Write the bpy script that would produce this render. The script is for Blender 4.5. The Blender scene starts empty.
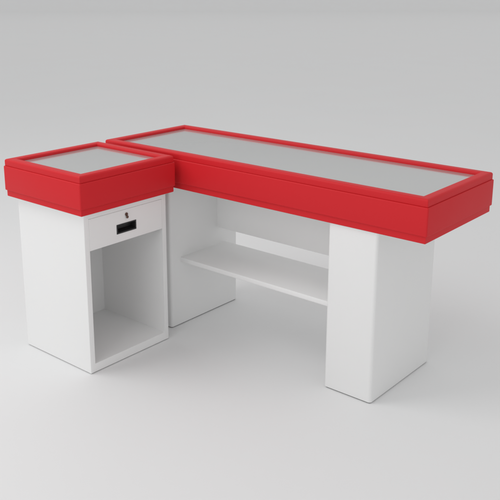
import bpy, bmesh, math
from mathutils import Vector

scene = bpy.context.scene
col = scene.collection
OX, OY = -1.157, 1.04            # fitted coordinates -> scene origin between the two counters
H = 0.902                         # height of both counters


# ------------------------------------------------------------------ helpers
def link(name, me, mat=None, parent=None):
    o = bpy.data.objects.new(name, me)
    col.objects.link(o)
    if mat is not None:
        me.materials.append(mat)
    if parent is not None:
        o.parent = parent
        o.location = -parent_world(parent)
    return o


def parent_world(p):
    v = Vector((0, 0, 0))
    while p is not None:
        v += p.location
        p = p.parent
    return v


def finish(name, bm, mat, parent=None, smooth=35):
    bmesh.ops.remove_doubles(bm, verts=bm.verts, dist=1e-6)
    bmesh.ops.recalc_face_normals(bm, faces=bm.faces)
    for f in bm.faces:
        f.smooth = True
    for e in bm.edges:
        if len(e.link_faces) == 2:
            e.smooth = e.calc_face_angle(0) < math.radians(smooth)
    me = bpy.data.meshes.new(name)
    bm.to_mesh(me)
    bm.free()
    return link(name, me, mat, parent)


def thing(name, label, cat, loc, group=None):
    o = bpy.data.objects.new(name, None)
    o.empty_display_size = 0.1
    col.objects.link(o)
    o.location = loc
    o['label'] = label
    o['category'] = cat
    if group:
        o['group'] = group
    return o


def rrect(x0, x1, y0, y1, r, n=6):
    """rounded rectangle, counter-clockwise list of (x, y)"""
    pts = []
    for cx, cy, a0 in ((x1 - r, y0 + r, -90), (x1 - r, y1 - r, 0), (x0 + r, y1 - r, 90), (x0 + r, y0 + r, 180)):
        for k in range(n + 1):
            a = math.radians(a0 + 90 * k / n)
            pts.append((cx + r * math.cos(a), cy + r * math.sin(a)))
    return pts


def loft(bm, rect, profile, r, closed=False, n=6, cap0=True, cap1=True):
    """sweep a profile of (inset, z) around a rounded rectangle"""
    x0, x1, y0, y1 = rect
    loops = []
    for ins, z in profile:
        rr = max(r - ins, 0.0008)
        loops.append([bm.verts.new((x, y, z)) for x, y in rrect(x0 + ins, x1 - ins, y0 + ins, y1 - ins, rr, n)])
    m = len(loops[0])
    pairs = list(zip(loops[:-1], loops[1:]))
    if closed:
        pairs.append((loops[-1], loops[0]))
    for a, b in pairs:
        for i in range(m):
            j = (i + 1) % m
            bm.faces.new((a[i], a[j], b[j], b[i]))
    if not closed:
        if cap0:
            bm.faces.new(list(reversed(loops[0])))
        if cap1:
            bm.faces.new(loops[-1])


def arc(ci, cz, r, a0, a1, n=5):
    """profile points on an arc; angle measured in the (inset, z) plane"""
    return [(ci + r * math.cos(math.radians(a0 + (a1 - a0) * k / n)),
             cz + r * math.sin(math.radians(a0 + (a1 - a0) * k / n))) for k in range(n + 1)]


def box(bm, x0, x1, y0, y1, z0, z1, bev=0.0, seg=2, edges=None):
    """box; 'edges' is a predicate on (axis, edge midpoint signs) picking the bevelled edges"""
    vs = [bm.verts.new((x, y, z)) for x in (x0, x1) for y in (y0, y1) for z in (z0, z1)]
    fs = []
    for q in ((0, 1, 3, 2), (4, 6, 7, 5), (0, 4, 5, 1), (2, 3, 7, 6), (0, 2, 6, 4), (1, 5, 7, 3)):
        fs.append(bm.faces.new([vs[i] for i in q]))
    bmesh.ops.recalc_face_normals(bm, faces=fs)
    if bev > 0:
        es = set(e for f in fs for e in f.edges)
        c = Vector(((x0 + x1) / 2, (y0 + y1) / 2, (z0 + z1) / 2))
        pick = []
        for e in es:
            mid = (e.verts[0].co + e.verts[1].co) / 2 - c
            s = tuple(0 if abs(t) < 1e-7 else (1 if t > 0 else -1) for t in mid)
            if edges is None or edges(s):
                pick.append(e)
        if pick:
            bmesh.ops.bevel(bm, geom=pick, offset=bev, segments=seg, profile=0.5, affect='EDGES')


# ------------------------------------------------------------------ materials
def principled(name, base, rough, metallic=0.0, var=0.03, scale=6.0, bump=0.0, bscale=400.0, spec=0.5,
               coat=0.0, coat_rough=0.1, rvar=0.08):
    m = bpy.data.materials.new(name)
    m.use_nodes = True
    nt = m.node_tree
    N, L = nt.nodes, nt.links
    b = N['Principled BSDF']
    b.inputs['Metallic'].default_value = metallic
    b.inputs['Specular IOR Level'].default_value = spec
    b.inputs['Coat Weight'].default_value = coat
    b.inputs['Coat Roughness'].default_value = coat_rough
    tc = N.new('ShaderNodeTexCoord')
    n1 = N.new('ShaderNodeTexNoise')
    n1.inputs['Scale'].default_value = scale
    n1.inputs['Detail'].default_value = 5
    L.new(tc.outputs['Object'], n1.inputs['Vector'])
    mx = N.new('ShaderNodeMix')
    mx.data_type = 'RGBA'
    lo = [c * (1 - var) for c in base] + [1]
    hi = [min(1, c * (1 + var)) for c in base] + [1]
    mx.inputs['A'].default_value = lo
    mx.inputs['B'].default_value = hi
    L.new(n1.outputs['Fac'], mx.inputs['Factor'])
    L.new(mx.outputs['Result'], b.inputs['Base Color'])
    mr = N.new('ShaderNodeMapRange')
    mr.inputs['To Min'].default_value = max(0.02, rough - rvar)
    mr.inputs['To Max'].default_value = min(1, rough + rvar)
    L.new(n1.outputs['Fac'], mr.inputs['Value'])
    L.new(mr.outputs['Result'], b.inputs['Roughness'])
    if bump > 0:
        n2 = N.new('ShaderNodeTexNoise')
        n2.inputs['Scale'].default_value = bscale
        n2.inputs['Detail'].default_value = 3
        L.new(tc.outputs['Object'], n2.inputs['Vector'])
        bp = N.new('ShaderNodeBump')
        bp.inputs['Strength'].default_value = bump
        bp.inputs['Distance'].default_value = 0.0006
        L.new(n2.outputs['Fac'], bp.inputs['Height'])
        L.new(bp.outputs['Normal'], b.inputs['Normal'])
    return m


M_white = principled('white_powder_coat', (0.86, 0.86, 0.857), 0.5, var=0.012, scale=3, bump=0.10, bscale=500)
M_red = principled('red_plastic', (0.65, 0.018, 0.025), 0.5, var=0.02, scale=4, bump=0.05, bscale=420, spec=0.22)
M_panel = principled('grey_top_plate', (0.525, 0.535, 0.53), 0.14, metallic=0.5, var=0.015, scale=2, spec=0.6, rvar=0.03)
M_black = principled('black_plastic', (0.012, 0.012, 0.013), 0.38, var=0.1, scale=30)
M_copper = principled('copper_lock', (0.15, 0.085, 0.065), 0.4, metallic=0.4, var=0.1, scale=60)
M_dark = principled('gap_shade', (0.22, 0.22, 0.22), 0.7, var=0.1, scale=20)  # dark grey imitating the thin shadow line under the bases
M_floor = principled('seamless_floor', (0.805, 0.807, 0.809), 0.8, var=0.012, scale=1.2, spec=0.15)


# ------------------------------------------------------------------ setting
def make_floor():
    """a seamless studio sweep: flat floor rolling up into a far backdrop"""
    bm = bmesh.new()
    fx, fy = -0.651, 0.759                 # horizontal viewing direction
    rx, ry = fy, -fx
    prof = [(-12, 0.0), (45.0, 0.0)]
    R = 6.0
    for k in range(1, 25):
        a = math.radians(90 * k / 24)
        prof.append((45.0 + R * math.sin(a), R - R * math.cos(a)))
    prof.append((45.0 + R, 12.0))
    W = 45
    rows = []
    for d, z in prof:
        rows.append([bm.verts.new((fx * d + rx * s, fy * d + ry * s, z)) for s in (-W, W)])
    for a, b in zip(rows[:-1], rows[1:]):
        bm.faces.new((a[0], a[1], b[1], b[0]))
    o = finish('floor', bm, M_floor, smooth=60)
    o['kind'] = 'structure'
    return o


make_floor()


# ------------------------------------------------------------------ shared head of a counter
Z1, Z2, Z3 = 0.731, 0.7595, 0.8712


def head(parent, x0, x1, y0, y1, w):
    ds, dl = 0.0068, 0.0050
    rect = (x0, x1, y0, y1)
    b = 0.0045
    # apron with its set-back lower lip
    pr = [(ds + 0.002, Z1), (ds, Z1 + 0.002), (ds, Z2 - 0.0005)]
    pr += [(0.004, Z2)] + arc(0.004, Z2 + 0.004, 0.004, 270, 180, 4)[1:]
    pr += [(0.0, Z3 - b)] + arc(b, Z3 - b, b, 180, 90, 4)[1:] + [(0.02, Z3 + 0.0002)]
    bm = bmesh.new()
    loft(bm, rect, pr, 0.006)
    finish('apron', bm, M_red, parent)
    # mitred edge frame around the plate
    rb = 0.010
    rl = 0.0020
    pr = [(dl + rl, Z3 - 0.003)] + arc(dl + rl, Z3 + rl + 0.0005, rl, 270, 180, 4)
    pr += arc(dl + rb, H - rb, rb, 180, 90, 6)
    ri = 0.009
    pr += arc(w - ri, H - ri, ri, 90, 0, 5)
    pr += [(w, Z3 - 0.003)]
    bm = bmesh.new()
    loft(bm, rect, pr, 0.008, closed=True)
    finish('edge_frame', bm, M_red, parent)
    # recessed plate
    bm = bmesh.new()
    i = w - 0.006
    box(bm, x0 + i, x1 - i, y0 + i, y1 - i, Z3 - 0.005, H - 0.0145)
    finish('top_panel', bm, M_panel, parent)
    # unseen white board added under the head to cut red bounce
    bm = bmesh.new()
    i = ds + 0.004
    box(bm, x0 + i, x1 - i, y0 + i, y1 - i, Z1 - 0.0008, Z1 + 0.012)
    finish('bounce_board', bm, M_white, parent)


# ------------------------------------------------------------------ cash desk (small unit)
sx0, sx1, sy0, sy1 = 0.2729 + OX, 0.8076 + OX, -1.9215 + OY, -1.3717 + OY
kx0, kx1, ky0, ky1 = 0.3111 + OX, 0.774 + OX, -1.8833 + OY, -1.405 + OY
T = 0.0255
ZB = 0.004           # lifted off the floor; a dark slab below stands in for the gap's shadow
ZF = 0.042           # top of the bottom board
DZ = 0.5625          # underside of the drawer

desk = thing('cash_desk', 'small square white cash desk with a drawer, open shelf space and red rimmed top',
             'cash desk', ((kx0 + kx1) / 2, (ky0 + ky1) / 2, 0))
head(desk, sx0, sx1, sy0, sy1, 0.0475)

ZT = Z1 + 0.004      # cabinet tops run up inside the apron
bm = bmesh.new()
box(bm, kx0, kx1, ky0, ky0 + T, ZB, ZT, 0.0022, 3, lambda s: s[1] == -1 and s[0] != 0)
finish('side_panel', bm, M_white, desk)
bm = bmesh.new()
box(bm, kx0, kx1, ky1 - T, ky1, ZB, ZT, 0.0022, 3, lambda s: s[1] == 1 and s[0] != 0)
finish('side_panel', bm, M_white, desk)
bm = bmesh.new()
box(bm, kx0, kx0 + T, ky0 + T, ky1 - T, ZB, ZT)
finish('back_panel', bm, M_white, desk)
bm = bmesh.new()
box(bm, kx0 + T, kx1, ky0 + T, ky1 - T, ZB, ZF, 0.002, 3, lambda s: s[0] == 1 and s[2] == 1)
finish('bottom_panel', bm, M_white, desk)
bm = bmesh.new()
box(bm, kx1 - 0.03, kx1, ky0 + T, ky1 - T, 0.7032, ZT)
box(bm, kx1 - 0.0295, kx1 - 0.0034, ky0 + T, ky1 - T, 0.692, 0.704)
box(bm, kx1 - 0.0295, kx1 - 0.0034, ky1 - T - 0.010, ky1 - T + 0.0005, DZ + 0.001, 0.693)
finish('drawer_frame', bm, M_white, desk)
bm = bmesh.new()
box(bm, kx0 + 0.006, kx1 - 0.006, ky0 + 0.006, ky1 - 0.006, 0.0006, ZB + 0.0012)  # added slab, coloured dark as the shadow line under the cabinet
finish('shade_slab', bm, M_dark, desk)

# drawer: front plate pierced by the pull, with a box behind it
drawer_front_x = kx1 + 0.0006
dy0, dy1, dz0, dz1 = ky0 + T + 0.0004, ky1 - T - 0.0013, DZ, 0.7021
hy0, hy1, hz0, hz1 = -0.6665, -0.5525, 0.600, 0.6425


def plate_with_hole(bm, x0, x1, oy0, oy1, oz0, oz1, iy0, iy1, iz0, iz1):
    def ring(x):
        o = [bm.verts.new((x, y, z)) for y, z in ((oy0, oz0), (oy1, oz0), (oy1, oz1), (oy0, oz1))]
        i = [bm.verts.new((x, y, z)) for y, z in ((iy0, iz0), (iy1, iz0), (iy1, iz1), (iy0, iz1))]
        return o, i
    fo, fi = ring(x1)
    bo, bi = ring(x0)
    for k in range(4):
        j = (k + 1) % 4
        bm.faces.new((fo[k], fo[j], fi[j], fi[k]))
        bm.faces.new((bo[j], bo[k], bi[k], bi[j]))
        bm.faces.new((bo[k], bo[j], fo[j], fo[k]))
        bm.faces.new((fi[k], fi[j], bi[j], bi[k]))


bm = bmesh.new()
plate_with_hole(bm, kx1 - 0.0031, drawer_front_x, dy0, dy1, dz0, dz1, hy0 + 0.003, hy1 - 0.003, hz0 + 0.003, hz1 - 0.003)
box(bm, kx0 + 0.06, kx1 - 0.05, dy0 + 0.01, dy1 - 0.01, dz0, dz1 - 0.02)      # the drawer's box
drawer = finish('drawer', bm, M_white, desk)
# recessed cup pull: flange plus a hollow cup
bm = bmesh.new()
xf = drawer_front_x + 0.0016
plate_with_hole(bm, drawer_front_x - 0.0005, xf, hy0, hy1, hz0, hz1, hy0 + 0.006, hy1 - 0.006, hz0 + 0.006, hz1 - 0.005)
iy0, iy1, iz0, iz1 = hy0 + 0.006, hy1 - 0.006, hz0 + 0.006, hz1 - 0.005
f = [bm.verts.new((xf - 0.0008, y, z)) for y, z in ((iy0, iz0), (iy1, iz0), (iy1, iz1), (iy0, iz1))]
b = [bm.verts.new((xf - 0.026, y, z)) for y, z in ((iy0 + .004, iz0 + .008), (iy1 - .004, iz0 + .008), (iy1 - .004, iz1), (iy0 + .004, iz1))]
for k in range(4):
    j = (k + 1) % 4
    bm.faces.new((f[k], f[j], b[j], b[k]))
bm.faces.new(b)
finish('drawer_handle', bm, M_black, drawer, smooth=20)


def disc(bm, x0, x1, cy, cz, r, n=24, bev=0.001):
    prof = [(x0, r), (x1 - bev, r), (x1 - bev * .3, r - bev * .3), (x1, r - bev)]
    loops = []
    for x, rr in prof:
        loops.append([bm.verts.new((x, cy + rr * math.cos(2 * math.pi * k / n), cz + rr * math.sin(2 * math.pi * k / n))) for k in range(n)])
    for a, b2 in zip(loops[:-1], loops[1:]):
        for k in range(n):
            bm.faces.new((a[k], a[(k + 1) % n], b2[(k + 1) % n], b2[k]))
    bm.faces.new(loops[-1])


# small round lock with its tab hanging down
LY, LZ = -0.6080, 0.6795
bm = bmesh.new()
disc(bm, drawer_front_x - 0.001, drawer_front_x + 0.004, LY, LZ, 0.0078)
box(bm, drawer_front_x + 0.003, drawer_front_x + 0.0085, LY - 0.0016, LY + 0.0016, LZ - 0.007, LZ + 0.004, 0.0005)
disc(bm, drawer_front_x + 0.0055, drawer_front_x + 0.0085, LY + 0.0005, LZ - 0.0115, 0.0066)
finish('lock', bm, M_copper, drawer)

# ------------------------------------------------------------------ long checkout counter
lx0, lx1, ly0, ly1 = 0.2666 + OX, 2.0469 + OX, -1.3307 + OY, -0.7497 + OY
px0, px1, py0, py1 = 1.6091 + OX, 1.8364 + OX, -1.3127 + OY, -0.8157 + OY
qx1 = 0.7042 + OX
qx0 = qx1 - (px1 - px0)

counter = thing('checkout_counter', 'long white checkout counter on two pedestals with red rimmed grey top',
                'checkout counter', ((lx0 + lx1) / 2, (ly0 + ly1) / 2, 0))
head(counter, lx0, lx1, ly0, ly1, 0.0475)


def pedestal(x0, x1, y0, y1):
    bm = bmesh.new()
    pr = [(0.0025, 0.0045), (0.0006, 0.0052), (0.0, 0.007), (0.0, ZT)]
    loft(bm, (x0, x1, y0, y1), pr, 0.013, n=8)
    p = finish('pedestal', bm, M_white, counter)
    bm = bmesh.new()
    loft(bm, (x0, x1, y0, y1), [(0.005, 0.0006), (0.005, 0.0057)], 0.013, n=8)  # added dark slab that paints the shadow line below the pedestal
    finish('shade_slab', bm, M_dark, p)


pedestal(qx0, qx1, py0, py1)
pedestal(px0, px1, py0, py1)
# shelf and modesty panel run between the pedestals
bm = bmesh.new()
box(bm, qx1 - 0.001, px0 + 0.001, -1.2442 + OY, -0.9104 + OY, 0.3330, 0.3556, 0.0025, 3, lambda s: s[0] == 0)
finish('shelf', bm, M_white, counter)
bm = bmesh.new()
box(bm, qx1 - 0.001, px0 + 0.001, -0.9697 + OY, -0.9497 + OY, 0.4453, ZT, 0.002, 3, lambda s: s[0] == 0)
finish('back_panel', bm, M_white, counter)

# ------------------------------------------------------------------ camera (fitted)
cam = bpy.data.cameras.new('camera')
co = bpy.data.objects.new('camera', cam)
col.objects.link(co)
scene.camera = co
yaw, pitch, roll, fpx, shx, shy = 0.7098, -0.2532, -0.0014, 794.6466, -17.9883, -61.1245
co.location = (3.3058 + OX, -3.8825 + OY, 1.6585)
fw = Vector((-math.sin(yaw) * math.cos(pitch), math.cos(yaw) * math.cos(pitch), math.sin(pitch)))
r = Vector((math.cos(yaw), math.sin(yaw), 0))
u = r.cross(fw)
r2 = r * math.cos(roll) + u * math.sin(roll)
u2 = r2.cross(fw)
from mathutils import Matrix
co.rotation_euler = Matrix((r2, u2, -fw)).transposed().to_euler()
cam.sensor_width = 36
cam.lens = fpx / 500 * 36
cam.shift_x = -shx / 500
cam.shift_y = shy / 500
cam.clip_end = 200

# ------------------------------------------------------------------ light
world = bpy.data.worlds.new('World')
scene.world = world
world.use_nodes = True
bg = world.node_tree.nodes['Background']
bg.inputs['Color'].default_value = (1.0, 1.0, 1.0, 1)
bg.inputs['Strength'].default_value = 0.67


def area(name, loc, target, size, power, color=(1, 1, 1)):
    la = bpy.data.lights.new(name, 'AREA')
    la.shape = 'RECTANGLE'
    la.size, la.size_y = size
    la.energy = power
    la.color = color
    o = bpy.data.objects.new(name, la)
    col.objects.link(o)
    o.location = loc
    d = Vector(target) - Vector(loc)
    o.rotation_euler = d.to_track_quat('-Z', 'Y').to_euler()
    return o


area('key_softbox', (-2.2, -2.5, 4.0), (-0.1, -0.3, 0.2), (2.6, 2.6), 56)
area('fill_softbox', (0.6, -5.4, 2.4), (0.0, -0.2, 0.4), (3.0, 2.4), 32)

scene.render.engine = 'CYCLES'
scene.view_settings.view_transform = 'Standard'
scene.view_settings.look = 'None'
scene.view_settings.exposure = 0
scene.view_settings.gamma = 1
